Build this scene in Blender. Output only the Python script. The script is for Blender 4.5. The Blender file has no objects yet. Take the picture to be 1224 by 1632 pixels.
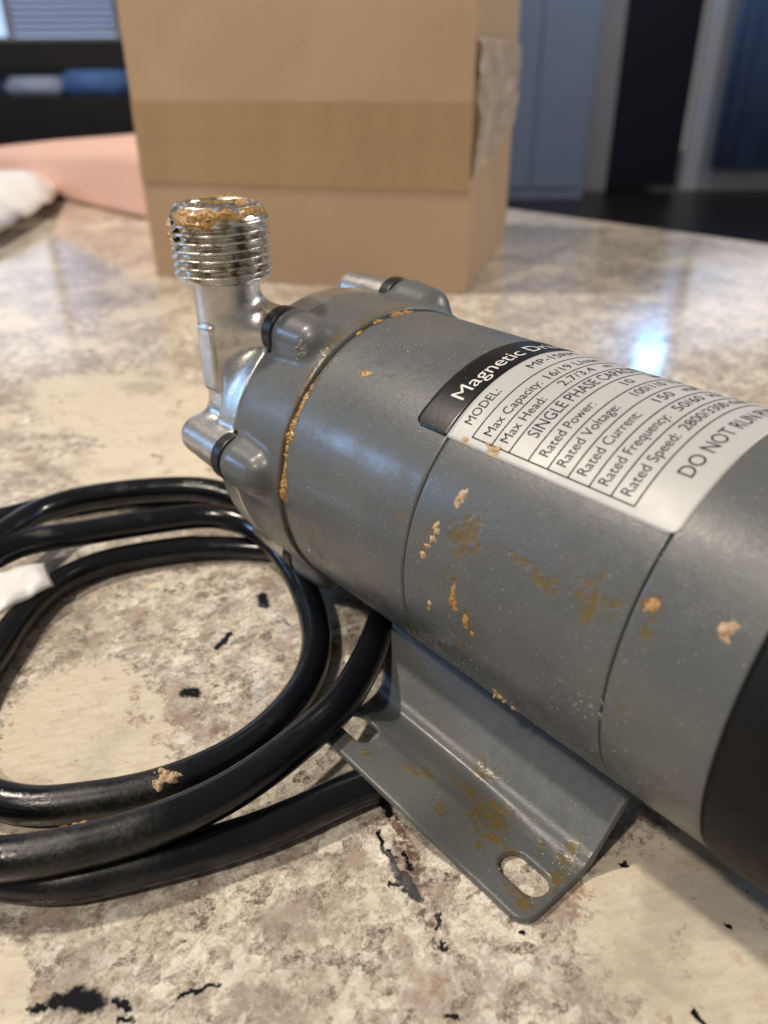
import bpy, bmesh, math, random
import numpy as np
from mathutils import Vector, Matrix
random.seed(7)
rng = np.random.default_rng(11)
S = 0.001                                   # everything is measured in millimetres, built in metres
scene = bpy.context.scene
COL = scene.collection

# ------------------------------------------------------------------ camera
CAM = np.array([73.947, -103.433, 112.931])
RT = np.array([0.64711589, 0.7623704, -0.00569233])
DN = np.array([0.37311938, -0.32320498, -0.86966687])
FW = np.array([-0.66484807, 0.56065134, -0.49360625])
FPX = 1241.55
cd = bpy.data.cameras.new('camera'); cam = bpy.data.objects.new('camera', cd); COL.objects.link(cam)
m = Matrix.Identity(4)
for i in range(3):
    m[i][0] = RT[i]; m[i][1] = -DN[i]; m[i][2] = -FW[i]; m[i][3] = CAM[i]*S
cam.matrix_world = m
cd.sensor_fit = 'VERTICAL'; cd.sensor_height = 24.0; cd.lens = 24.0*FPX/1632
cd.clip_start = 0.005; cd.clip_end = 60
cd.dof.use_dof = True; cd.dof.focus_distance = 0.136; cd.dof.aperture_fstop = 10.5
scene.camera = cam
scene.view_settings.view_transform = 'Standard'; scene.view_settings.look = 'None'
scene.view_settings.exposure = 0.04; scene.view_settings.gamma = 1.0

# room frame: x to the right of the view, y away from it, origin under the camera (mm)
ang = math.atan2(RT[1], RT[0])
def RM(x, y, z):
    c, s = math.cos(ang), math.sin(ang)
    return np.array([CAM[0]+x*c-y*s, CAM[1]+x*s+y*c, z])

# ------------------------------------------------------------------ world and lamps (indoor: no sky, no sun)
w = bpy.data.worlds.new('World'); scene.world = w; w.use_nodes = True
w.node_tree.nodes['Background'].inputs[0].default_value = (0.84, 0.80, 0.78, 1)
w.node_tree.nodes['Background'].inputs[1].default_value = 0.20
def area(name, loc, target, power, size, color, shape='DISK', size_y=None):
    l = bpy.data.lights.new(name, 'AREA'); l.energy = power; l.shape = shape; l.size = size; l.color = color
    if size_y: l.size_y = size_y
    o = bpy.data.objects.new(name, l); COL.objects.link(o)
    loc = Vector(loc); o.location = loc
    o.rotation_euler = (Vector(target)-loc).to_track_quat('-Z', 'Y').to_euler()
    return o
WARM = (1.0, 0.89, 0.76)
area('ceiling_lamp_key', (-0.95, -0.62, 1.75), (0, 0, 0), 28, 0.12, WARM)
area('far_wall_fill', tuple(RM(1700, 5600, 2300)*S), tuple(RM(1900, 8000, 300)*S), 14, .5, (.80, .88, 1.0))  # added fill light that lifts the far wall, not a fixture of the room
area('ceiling_lamp_side', (0.15, -1.15, 1.65), (0, 0, 0), 17, 0.13, WARM)
area('ceiling_lamp_far', (0.9, 1.9, 1.5), (-0.3, 0.3, 0.1), 26, 0.16, WARM)
area('window_light_left', tuple(RM(-2600, 500, 800)*S), (-.03, 0, 0.04), 11, .30, (0.33, 0.58, 1.0), 'RECTANGLE', .45)
area('window_light_right', tuple(RM(3000, 1300, 900)*S), (-.03, 0, 0.04), 8, 0.35, (0.33, 0.58, 1.0), 'RECTANGLE', .6)

# ------------------------------------------------------------------ helpers
def put(o, parent=None):
    COL.objects.link(o)
    if parent is not None: o.parent = parent
    return o
def mesh(name, V, F, mat=None, parent=None, smooth=True, attrs=None):
    me = bpy.data.meshes.new(name)
    V = np.asarray(V, float)*S
    if isinstance(F, np.ndarray):
        n, k = F.shape
        me.vertices.add(len(V)); me.vertices.foreach_set('co', V.ravel())
        me.loops.add(n*k); me.loops.foreach_set('vertex_index', F.ravel().astype(np.int32))
        me.polygons.add(n); me.polygons.foreach_set('loop_start', np.arange(0, n*k, k, dtype=np.int32))
        me.update(calc_edges=True)
    else:
        me.from_pydata([tuple(v) for v in V], [], F)
    me.validate(); me.update()
    me.polygons.foreach_set('use_smooth', [bool(smooth)]*len(me.polygons))
    if attrs:
        for k, a in attrs.items():
            at = me.attributes.new(k, 'FLOAT', 'POINT'); at.data.foreach_set('value', np.asarray(a, np.float32))
    if mat: me.materials.append(mat)
    return put(bpy.data.objects.new(name, me), parent)
def empty(name, loc=(0, 0, 0)):
    o = bpy.data.objects.new(name, None); o.location = Vector(tuple(loc))*S; o.empty_display_size = 0.01
    return put(o)
def tag(o, label=None, cat=None, group=None, kind=None):
    for k, v in (('label', label), ('category', cat), ('group', group), ('kind', kind)):
        if v: o[k] = v
    return o
def hsh(*a):
    h = np.zeros(a[0].shape, np.uint32)
    for i, v in enumerate(a):
        h = (h ^ (v.astype(np.int64).astype(np.uint32)*np.uint32([374761393, 668265263, 2246822519][i])))
        h = (h ^ (h >> np.uint32(13)))*np.uint32(1274126177)
    h = h ^ (h >> np.uint32(16))
    return (h & np.uint32(0xffffff)).astype(float)/0xffffff
def vnoise(x, y, z=None):
    if z is None: z = np.zeros_like(x)+.37
    xi, yi, zi = np.floor(x), np.floor(y), np.floor(z); fx, fy, fz = x-xi, y-yi, z-zi
    fx, fy, fz = [t*t*(3-2*t) for t in (fx, fy, fz)]
    r = 0
    for a in (0, 1):
        for b in (0, 1):
            for c in (0, 1):
                r = r + hsh(xi+a+1000, yi+b+1000, zi+c+1000)*(fx if a else 1-fx)*(fy if b else 1-fy)*(fz if c else 1-fz)
    return r
def fbm(x, y, z=None, o=4):
    r, a, t = 0, 1, 0
    z = np.zeros_like(x) if z is None else z
    for i in range(o):
        r = r+a*vnoise(x*2**i+17*i, y*2**i-9*i, z*2**i+5*i); t += a; a *= .55
    return r/t
def boxm(name, lo, hi, mat, parent=None, bev=0.0, M=None, smooth=False):
    bm = bmesh.new(); bmesh.ops.create_cube(bm, size=1)
    lo, hi = np.array(lo, float), np.array(hi, float)
    for v in bm.verts: v.co = Vector(tuple((lo+hi)/2+np.array(v.co)*(hi-lo)))
    if bev: bmesh.ops.bevel(bm, geom=bm.edges[:], offset=bev, segments=2, affect='EDGES')
    V = np.array([tuple(v.co) for v in bm.verts])
    if M is not None: V = np.array([M(*p) for p in V])
    bm.verts.index_update(); F = [[v.index for v in f.verts] for f in bm.faces]; bm.free()
    return mesh(name, V, F, mat, parent, smooth)

# signed distance modelling with surface nets
def nets(fn, lo, hi, h):
    lo, hi = np.array(lo, float), np.array(hi, float)
    n = np.ceil((hi-lo)/h).astype(int)+1
    X, Y, Z = np.meshgrid(*[lo[i]+np.arange(n[i])*h for i in range(3)], indexing='ij')
    F = fn(X, Y, Z); s = F < 0
    cnt = sum(s[a:n[0]-1+a, b:n[1]-1+b, c:n[2]-1+c].astype(np.int8) for a in (0, 1) for b in (0, 1) for c in (0, 1))
    act = (cnt > 0) & (cnt < 8)
    I = np.argwhere(act); idx = -np.ones(act.shape, np.int64); idx[act] = np.arange(len(I))
    P = np.zeros((len(I), 3)); C = np.zeros(len(I))
    co = [(a, b, c) for a in (0, 1) for b in (0, 1) for c in (0, 1)]
    val = {c: F[I[:, 0]+c[0], I[:, 1]+c[1], I[:, 2]+c[2]] for c in co}
    for a in co:
        for ax in range(3):
            if a[ax] == 0:
                b = list(a); b[ax] = 1; b = tuple(b)
                va, vb = val[a], val[b]; mm = (va < 0) != (vb < 0)
                t = np.where(mm, va/np.where(mm, va-vb, 1), 0)
                p = np.array(a, float)[None, :]+t[:, None]*(np.array(b)-np.array(a))[None, :]
                P[mm] += p[mm]; C[mm] += 1
    V = lo+(I+P/C[:, None])*h
    # two projection steps onto the surface
    for _ in range(2):
        e = h*.25
        f0 = fn(V[:, 0], V[:, 1], V[:, 2])
        g = np.stack([fn(V[:, 0]+e*(k == 0), V[:, 1]+e*(k == 1), V[:, 2]+e*(k == 2))-fn(V[:, 0]-e*(k == 0), V[:, 1]-e*(k == 1), V[:, 2]-e*(k == 2)) for k in range(3)], 1)/(2*e)
        g2 = (g**2).sum(1)+1e-6
        V = V-np.clip((f0/g2), -h*.5, h*.5)[:, None]*g*.8
    Q = []
    for ax in range(3):
        u, v = (ax+1) % 3, (ax+2) % 3
        sl0 = [slice(None)]*3; sl1 = [slice(None)]*3
        sl0[ax] = slice(0, n[ax]-1); sl1[ax] = slice(1, n[ax])
        d = s[tuple(sl0)] != s[tuple(sl1)]
        E = np.argwhere(d)
        E = E[(E[:, u] > 0) & (E[:, v] > 0) & (E[:, u] < n[u]-1) & (E[:, v] < n[v]-1)]
        inside = s[E[:, 0], E[:, 1], E[:, 2]]
        def cell(du, dv):
            c = E.copy(); c[:, u] -= du; c[:, v] -= dv
            return idx[c[:, 0], c[:, 1], c[:, 2]]
        q = np.stack([cell(1, 1), cell(0, 1), cell(0, 0), cell(1, 0)], 1)
        q[~inside] = q[~inside][:, ::-1]
        Q.append(q)
    Q = np.concatenate(Q); Q = Q[(Q >= 0).all(1)]
    return V, Q
def smin(a, b, k):
    h = np.clip(.5+.5*(b-a)/k, 0, 1); return b*(1-h)+a*h-k*h*(1-h)
def smax(a, b, k): return -smin(-a, -b, k)
def cylx(X, Y, Z, x0, x1, cy, cz, r, rd=0):
    q = np.hypot(Y-cy, Z-cz)-r+rd; d = np.maximum(x0-X, X-x1)+rd
    return np.minimum(np.maximum(q, d), 0)+np.hypot(np.maximum(q, 0), np.maximum(d, 0))-rd
def cylz(X, Y, Z, z0, z1, cx, cy, r, rd=0):
    q = np.hypot(X-cx, Y-cy)-r+rd; d = np.maximum(z0-Z, Z-z1)+rd
    return np.minimum(np.maximum(q, d), 0)+np.hypot(np.maximum(q, 0), np.maximum(d, 0))-rd
def capsule(X, Y, Z, a, b, ra, rb):
    a, b = np.array(a, float), np.array(b, float); ba = b-a
    t = np.clip(((X-a[0])*ba[0]+(Y-a[1])*ba[1]+(Z-a[2])*ba[2])/(ba@ba), 0, 1)
    return np.sqrt((X-a[0]-t*ba[0])**2+(Y-a[1]-t*ba[1])**2+(Z-a[2]-t*ba[2])**2)-(ra+(rb-ra)*t)

# ------------------------------------------------------------------ material kit
class NT:
    def __init__(s, name):
        s.m = bpy.data.materials.new(name); s.m.use_nodes = True; s.t = s.m.node_tree
        s.b = s.t.nodes['Principled BSDF']
        tc = s.t.nodes.new('ShaderNodeTexCoord'); vm = s.t.nodes.new('ShaderNodeVectorMath'); vm.operation = 'SCALE'
        vm.inputs[3].default_value = 1000.0; s.t.links.new(tc.outputs['Object'], vm.inputs[0]); s.p = vm.outputs[0]
    def put(s, inp, v):
        if v is None: return
        if isinstance(v, bpy.types.NodeSocket): s.t.links.new(v, inp)
        elif isinstance(v, (tuple, list)) and inp.type == 'RGBA' and len(v) == 3: inp.default_value = (*v, 1)
        else: inp.default_value = v
    def mt(s, op, a, b=None, c=None, clamp=False):
        n = s.t.nodes.new('ShaderNodeMath'); n.operation = op; n.use_clamp = clamp
        for i, v in enumerate((a, b, c)): s.put(n.inputs[i], v)
        return n.outputs[0]
    def vmx(s, op, a, b=None, sc=None):
        n = s.t.nodes.new('ShaderNodeVectorMath'); n.operation = op
        s.put(n.inputs[0], a); s.put(n.inputs[1], b)
        if sc is not None: s.put(n.inputs[3], sc)
        return n.outputs[1] if op in ('LENGTH', 'DOT_PRODUCT', 'DISTANCE') else n.outputs[0]
    def noise(s, scale, detail=3, rough=.55, vec=None, dist=0, color=False):
        n = s.t.nodes.new('ShaderNodeTexNoise'); s.put(n.inputs['Vector'], vec or s.p)
        n.inputs['Scale'].default_value = scale; n.inputs['Detail'].default_value = detail
        n.inputs['Roughness'].default_value = rough; n.inputs['Distortion'].default_value = dist
        return n.outputs['Color' if color else 0]
    def vor(s, scale, vec=None, feature='F1', out='Distance', rnd=1):
        n = s.t.nodes.new('ShaderNodeTexVoronoi'); n.feature = feature; s.put(n.inputs['Vector'], vec or s.p)
        n.inputs['Scale'].default_value = scale; n.inputs['Randomness'].default_value = rnd
        return n.outputs[out]
    def ss(s, v, a, b):
        n = s.t.nodes.new('ShaderNodeMapRange'); n.interpolation_type = 'SMOOTHSTEP'
        s.put(n.inputs[0], v); n.inputs[1].default_value = a; n.inputs[2].default_value = b
        return n.outputs[0]
    def rng(s, v, a, b, c, d):
        n = s.t.nodes.new('ShaderNodeMapRange'); s.put(n.inputs[0], v)
        for i, k in enumerate((a, b, c, d)): n.inputs[i+1].default_value = k
        return n.outputs[0]
    def mix(s, f, a, b, mode='MIX'):
        n = s.t.nodes.new('ShaderNodeMix'); n.data_type = 'RGBA'; n.blend_type = mode
        s.put(n.inputs[0], f); s.put(n.inputs[6], a); s.put(n.inputs[7], b); return n.outputs[2]
    def ramp(s, f, stops):
        n = s.t.nodes.new('ShaderNodeValToRGB'); s.put(n.inputs[0], f); e = n.color_ramp.elements
        while len(e) < len(stops): e.new(.5)
        for k, (p, c) in enumerate(stops): e[k].position = p; e[k].color = (*c, 1)
        return n.outputs[0]
    def attr(s, name):
        n = s.t.nodes.new('ShaderNodeAttribute'); n.attribute_name = name; return n.outputs['Fac']
    def bump(s, h, strength=.3, dist=.0002):
        n = s.t.nodes.new('ShaderNodeBump'); n.inputs['Strength'].default_value = strength
        n.inputs['Distance'].default_value = dist; s.put(n.inputs['Height'], h); s.put(s.b.inputs['Normal'], n.outputs[0])
    def set(s, **k):
        for a, v in k.items():
            s.put(s.b.inputs[{'color': 'Base Color', 'metal': 'Metallic', 'rough': 'Roughness', 'spec': 'Specular IOR Level', 'coat': 'Coat Weight',
                              'coatr': 'Coat Roughness', 'trans': 'Transmission Weight', 'ecol': 'Emission Color', 'estr': 'Emission Strength', 'alpha': 'Alpha', 'sss': 'Subsurface Weight', 'ior': 'IOR'}[a]], v)
        return s.m

def paint_mat(name='grey_paint', stain=True):
    n = NT(name)
    big = n.noise(.07, 4); fine = n.noise(1.3, 4, .7); vf = n.noise(4.5, 2, .6)
    base = n.mix(n.ss(big, .35, .7), (.098, .105, .106), (.116, .121, .118))
    base = n.mix(n.mt('MULTIPLY', n.ss(fine, .52, .75), .35), base, (.20, .195, .18))
    # tiny pale dust specks
    sp = n.mt('MULTIPLY', n.ss(n.vor(1.1), .17, .07), n.ss(n.noise(.25, 3), .46, .62))
    base = n.mix(n.mt('MULTIPLY', sp, .55), base, (.45, .43, .39))
    film = n.ss(n.noise(.11, 5, .65), .50, .72)
    rough = n.rng(n.noise(.5, 5, .7), .3, .7, .27, .46)
    rough = n.mt('ADD', rough, n.mt('MULTIPLY', film, .10))
    if stain:
        a = n.attr('stain')
        col = n.mix(n.noise(.9, 3), (.085, .066, .018), (.215, .140, .036))
        base = n.mix(n.mt('MULTIPLY', n.ss(a, .1, .9), n.rng(n.noise(.5, 4, .65), .35, .65, .60, .95)), base, col)
        d = n.attr('dark_tone')  # darkens a low band on the body and the bracket's painted shade
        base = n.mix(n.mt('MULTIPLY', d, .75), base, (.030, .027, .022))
        rough = n.mt('SUBTRACT', rough, n.mt('MULTIPLY', n.ss(a, .2, .9), .12))
    h = n.mt('ADD', n.mt('MULTIPLY', fine, .55), n.mt('MULTIPLY', vf, .35))
    h = n.mt('ADD', h, n.mt('MULTIPLY', sp, .8))
    if stain: h = n.mt('ADD', h, n.mt('MULTIPLY', n.attr('stain'), 1.0))
    n.bump(h, .36, .00022)
    return n.set(color=base, rough=rough, spec=.5, coat=n.rng(n.noise(.16, 4, .6), .35, .65, .03, .30), coatr=.17)
M_PAINT = paint_mat()

n = NT('cast_steel')
a = n.noise(2.6, 3, .6); b = n.noise(.25, 4)
n.bump(n.mt('ADD', a, n.mt('MULTIPLY', b, .5)), .35, .00016)
M_CAST = n.set(color=n.mix(n.ss(b, .35, .7), (.60, .575, .54), (.76, .74, .70)), metal=1.0, rough=n.rng(a, .3, .7, .25, .40))
n = NT('machined_steel')
a = n.noise(1.2, 4, .6)
n.bump(a, .15, .0001)
dark_tone = n.ss(n.noise(.40, 4, .6), .46, .66)  # uneven brown grime on the steel
M_STEEL = n.set(color=n.mix(dark_tone, (.74, .72, .68), (.34, .28, .20)), metal=1.0, rough=n.rng(a, .3, .7, .20, .36))
n = NT('black_rubber')
n.bump(n.noise(1.5, 3), .15, .0001)
M_RUB = n.set(color=(.010, .010, .011), rough=.38)
n = NT('cap_plastic')
a = n.noise(.6, 4, .65); sp = n.ss(n.vor(.7), .10, .04)
n.bump(n.noise(2.5, 3), .2, .0001)
M_CAP = n.set(color=n.mix(n.mt('MULTIPLY', sp, .35), n.mix(n.ss(n.noise(.05, 3), .45, .65), (.006, .006, .006), (.012, .010, .009)), (.15, .13, .11)), rough=n.rng(a, .3, .7, .50, .68), spec=.22)
n = NT('cable_jacket')
a = n.noise(1.6, 4, .6); dust = n.mt('MULTIPLY', n.ss(n.noise(.09, 4, .6), .50, .64), n.ss(n.noise(2.2, 3, .7), .42, .62))
sp = n.ss(n.vor(1.3), .12, .04)
n.bump(n.mt('ADD', a, dust), .22, .00012)
st = n.attr('dirt')
c = n.mix(n.mt('MULTIPLY', sp, .4), (.0040, .0046, .0065), (.16, .16, .15))
c = n.mix(n.mt('MULTIPLY', st, n.ss(n.noise(1.1, 4, .7), .38, .60)), c, (.028, .028, .025))
M_CABLE = n.set(color=c, rough=n.mt('ADD', n.rng(a, .3, .7, .13, .22), n.mt('MULTIPLY', st, .22)), spec=.5)
n = NT('label_foil')
a = n.noise(.12, 4); sp = n.ss(n.noise(.9, 4, .7), .60, .75)
n.bump(n.noise(.8, 4, .7), .22, .00012)
M_LABEL = n.set(color=n.mix(n.mt('MULTIPLY', sp, .35), (.50, .50, .49), (.42, .39, .31)), rough=n.rng(a, .3, .7, .42, .55), metal=.10, spec=.35)
n = NT('label_black'); n.bump(n.noise(.9, 4, .7), .15, .0001)
M_LBLK = n.set(color=n.mix(n.mt('MULTIPLY', n.ss(n.vor(.9), .12, .05), .6), (.006, .006, .007), (.3, .28, .26)), rough=.28)
n = NT('label_ink'); M_INK = n.set(color=(.018, .018, .022), rough=.6, spec=.12)
n = NT('label_white_ink'); M_WINK = n.set(color=(.72, .71, .68), rough=.35)
n = NT('dried_residue')
a = n.noise(1.6, 4, .65)
n.bump(n.noise(2.6, 4, .7), .5, .0003)
M_RES = n.set(color=n.ramp(a, [(.34, (.20, .075, .010)), (.50, (.46, .235, .055)), (.68, (.62, .43, .18))]), rough=.22, sss=.10, coat=.3)
n = NT('pale_flake'); n.bump(n.noise(2.0, 4), .5, .0003)
M_FLAKE = n.set(color=n.ramp(n.noise(1.4, 3), [(.35, (.36, .22, .10)), (.65, (.62, .47, .31))]), rough=.55)
n = NT('pale_grit'); M_GRIT = n.set(color=(.75, .72, .66), rough=.15, spec=.8)

# ------------------------------------------------------------------ granite
def granite():
    n = NT('polished_granite')
    warp = n.vmx('SUBTRACT', n.noise(.16, 3, .6, color=True), (.5, .5, .5))
    p2 = n.vmx('ADD', n.p, n.vmx('SCALE', warp, sc=9.0))
    fw = n.vmx('SUBTRACT', n.noise(.9, 3, .6, color=True), (.5, .5, .5))
    p3 = n.vmx('ADD', n.vmx('MULTIPLY', n.p, (1.0, .78, 1.0)), n.vmx('SCALE', fw, sc=1.0))
    cell = n.vor(.46, p3, out='Color'); cellv = n.vmx('DOT_PRODUCT', cell, (.33, .33, .33))
    cell2 = n.vor(1.05, p3, out='Color'); cellv2 = n.vmx('DOT_PRODUCT', cell2, (.5, .3, .2))
    turb = n.noise(.42, 9, .76, p2)
    v = n.mt('ADD', n.mt('MULTIPLY', turb, 1.0), n.mt('ADD', n.mt('MULTIPLY', cellv, .85), n.mt('MULTIPLY', cellv2, .50)))
    v = n.mt('SUBTRACT', v, .715)
    crys = n.ramp(v, [(.12, (.15, .11, .08)), (.25, (.30, .245, .185)), (.37, (.47, .40, .315)), (.48, (.62, .545, .435)), (.62, (.76, .69, .56)), (.84, (.88, .83, .73))])
    ridge = n.mt('ABSOLUTE', n.mt('SUBTRACT', n.noise(.60, 6, .72, p3), .5))
    crys = n.mix(n.mt('MULTIPLY', n.ss(ridge, .045, .008), .55), crys, (.90, .87, .79))
    edge_ = n.vor(.40, p3, 'DISTANCE_TO_EDGE')
    crys = n.mix(n.mt('MULTIPLY', n.mt('MULTIPLY', n.ss(edge_, .10, .02), n.ss(n.noise(.3, 3), .40, .60)), .32), crys, (.22, .17, .13))
    crys = n.mix(n.mt('MULTIPLY', n.ss(n.noise(.035, 5, .68, p2), .46, .62), .42), crys, (.27, .205, .15))
    # grey translucent quartz zones
    crys = n.mix(n.mt('MULTIPLY', n.ss(n.noise(.11, 6, .72, p2), .48, .58), .50), crys, (.29, .25, .21))
    # rosy and rusty tints
    crys = n.mix(n.mt('MULTIPLY', n.ss(n.noise(.11, 4, .65, p2), .55, .66), .40), crys, (.50, .32, .24))
    crys = n.mix(n.mt('MULTIPLY', n.ss(n.noise(.16, 4, .65, p3), .64, .72), .55), crys, (.60, .33, .10))
    # fine grain
    crys = n.mix(n.mt('MULTIPLY', n.ss(n.noise(1.2, 5, .75), .55, .70), .60), crys, (.86, .81, .71))
    crys = n.mix(n.mt('MULTIPLY', n.ss(n.noise(1.5, 5, .75), .44, .32), .70), crys, (.15, .115, .09))
    # cream feldspar
    sxy = n.vmx('MULTIPLY', n.p, (1.0, .30, 1.0))
    rot = n.t.nodes.new('ShaderNodeVectorRotate'); rot.rotation_type = 'Z_AXIS'; rot.inputs['Angle'].default_value = .5
    n.t.links.new(n.p, rot.inputs['Vector'])
    st = n.noise(.9, 4, .7, n.vmx('MULTIPLY', rot.outputs[0], (1.0, .22, 1.0)))
    cream = n.ramp(st, [(.28, (.61, .52, .39)), (.5, (.70, .62, .485)), (.72, (.77, .70, .57))])
    cream = n.mix(n.mt('MULTIPLY', n.ss(n.noise(.35, 5, .7), .56, .68), .50), cream, (.48, .34, .22))
    cream = n.mix(n.mt('MULTIPLY', n.ss(n.noise(2.0, 4, .75), .50, .68), .35), cream, (.86, .80, .68))
    cream = n.mix(n.mt('MULTIPLY', n.ss(n.noise(.12, 5, .7), .52, .66), .40), cream, (.58, .47, .36))
    sep = n.t.nodes.new('ShaderNodeSeparateXYZ'); n.t.links.new(p2, sep.inputs[0])
    px, py = sep.outputs[0], sep.outputs[1]
    def ell(cx, cy, rx, ry, a=0.0):
        c, s = math.cos(a), math.sin(a)
        dx = n.mt('SUBTRACT', px, cx); dy = n.mt('SUBTRACT', py, cy)
        u = n.mt('DIVIDE', n.mt('ADD', n.mt('MULTIPLY', dx, c), n.mt('MULTIPLY', dy, s)), rx)
        v = n.mt('DIVIDE', n.mt('SUBTRACT', n.mt('MULTIPLY', dy, c), n.mt('MULTIPLY', dx, s)), ry)
        return n.mt('SQRT', n.mt('ADD', n.mt('MULTIPLY', u, u), n.mt('MULTIPLY', v, v)))
    mask = n.ss(n.noise(.021, 3, .55, p2), .53, .60)
    sepr = n.t.nodes.new('ShaderNodeSeparateXYZ'); n.t.links.new(n.p, sepr.inputs[0])
    far = n.ss(n.mt('ADD', n.mt('MULTIPLY', sepr.outputs[0], -1), n.mt('MULTIPLY', sepr.outputs[1], .9)), 105, 150)
    mask = n.mt('MULTIPLY', mask, far)
    for e in (ell(-46, -78, 26, 17, -.35), ell(62, -17, 30, 22, .45), ell(-14, -112, 15, 9, .5), ell(-190, 10, 70, 30, .3), ell(-150, -18, 30, 16, .4), ell(-150, 60, 60, 25, .9)):
        mask = n.mt('MAXIMUM', mask, n.ss(n.mt('ADD', e, n.mt('MULTIPLY', n.mt('SUBTRACT', n.noise(.45, 6, .75), .5), .85)), 1.03, .96))
    col = n.mix(mask, crys, cream)
    # far-field clouds of beige and grey
    col = n.mix(n.mt('MULTIPLY', n.ss(n.noise(.028, 4, .6, p2), .50, .66), .50), col, (.33, .28, .235))
    # dark mineral: explicit veins near the camera, noise elsewhere
    def seg(a, b, r):
        a3, b3 = (a[0], a[1], 0), (b[0], b[1], 0)
        ba = (b[0]-a[0], b[1]-a[1], 0); L2 = ba[0]**2+ba[1]**2
        pa = n.vmx('SUBTRACT', pv, a3)
        t = n.mt('DIVIDE', n.vmx('DOT_PRODUCT', pa, ba), L2, clamp=True)
        d = n.vmx('LENGTH', n.vmx('SUBTRACT', pa, n.vmx('SCALE', ba, sc=t)))
        return n.mt('DIVIDE', d, r)
    ww = n.vmx('SUBTRACT', n.noise(.55, 4, .7, color=True), (.5, .5, .5))
    pv = n.vmx('MULTIPLY', n.vmx('ADD', n.p, n.vmx('SCALE', ww, sc=3.2)), (1, 1, 0))
    segs = [((1.5, -42.5), (4, -43.6), .9), ((5.5, -47.6), (9.5, -49.0), .5), ((9.5, -48.6), (15, -50.2), .65), ((14, -49.8), (18.6, -50.3), .9), ((16.5, -51.2), (18.5, -51.0), .4), ((11, -46.9), (14.5, -48.3), .4), ((23.1, -50), (24.5, -51.5), .45), ((26.6, -52.7), (27.2, -53.2), .5),
            ((-2.4, -99.4), (-.5, -96.8), 1.3), ((-1.5, -97.5), (1.2, -95.4), 1.7), ((-2.8, -101), (-3.6, -102.5), .7), ((2.6, -93), (5.0, -92), .6), ((5.5, -94), (6.5, -92.5), .5), ((9, -84), (9.6, -82), .4), ((-55.6, -43.2), (-58, -39), .85), ((-47, -55.6), (-45.5, -54.6), 1.6),
            ((52.5, -18.2), (52.8, -18), .5), ((36, -21.1), (36.4, -20.9), .6), ((56, -33.2), (57.5, -33.5), .6), ((35.3, -58.5), (34.4, -59.2), .6), ((32.9, -42.4), (33.4, -42), .45), ((14, -52), (15, -51), .45),
            ((-66, -25), (-62, -27), 1.4), ((8, -86), (10, -81), .28)]
    dk = None
    for a_, b_, r in segs:
        v = n.ss(seg(a_, b_, r), 1.25, .65)
        dk = v if dk is None else n.mt('MAXIMUM', dk, v)
    farblot = n.mt('MULTIPLY', n.ss(n.noise(.075, 5, .65, p2), .635, .68), far)
    tiny = n.mt('MULTIPLY', n.ss(n.noise(.42, 3, .6), .70, .74), .8)
    dcol = n.mix(n.ss(n.noise(.5, 4, .6), .60, .72), (.010, .010, .013), (.060, .024, .020))
    halo = n.mt('MULTIPLY', n.ss(seg((2, -42.5), (17, -48.5), 1.9), 1.3, .5), n.ss(n.noise(.6, 4, .7), .42, .56))
    halo = n.mt('MAXIMUM', halo, n.mt('MULTIPLY', n.ss(seg((16, -49), (27, -53), 2.4), 1.2, .3), n.ss(n.noise(.7, 4, .7), .46, .58)))
    col = n.mix(n.mt('MULTIPLY', halo, .85), col, (.10, .040, .028))
    dk = n.mt('MULTIPLY', dk, n.ss(n.noise(.8, 4, .7), .25, .30))
    red = n.mt('MULTIPLY', n.ss(n.noise(.10, 4, .65, p2), .60, .66), n.ss(n.noise(.7, 4, .7), .40, .58))
    col = n.mix(n.mt('MULTIPLY', red, .50), col, (.17, .075, .055))
    col = n.mix(n.mt('MAXIMUM', tiny, n.mt('MULTIPLY', farblot, .75)), col, (.075, .055, .045))
    col = n.mix(dk, col, dcol)
    n.bump(n.mt('ADD', n.noise(.5, 3), n.mt('MULTIPLY', cellv2, .5)), .05, .0002)
    return n.set(color=col, rough=n.rng(n.noise(.5, 5, .7), .3, .7, .04, .13), spec=.5)
M_GRAN = granite()

# ------------------------------------------------------------------ the pump
R, H = 31.2, 39.13
pump = tag(empty('magnetic_drive_pump'), 'grey cylindrical pump with threaded steel outlet, silver rating label and dried orange residue', 'pump')

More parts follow.
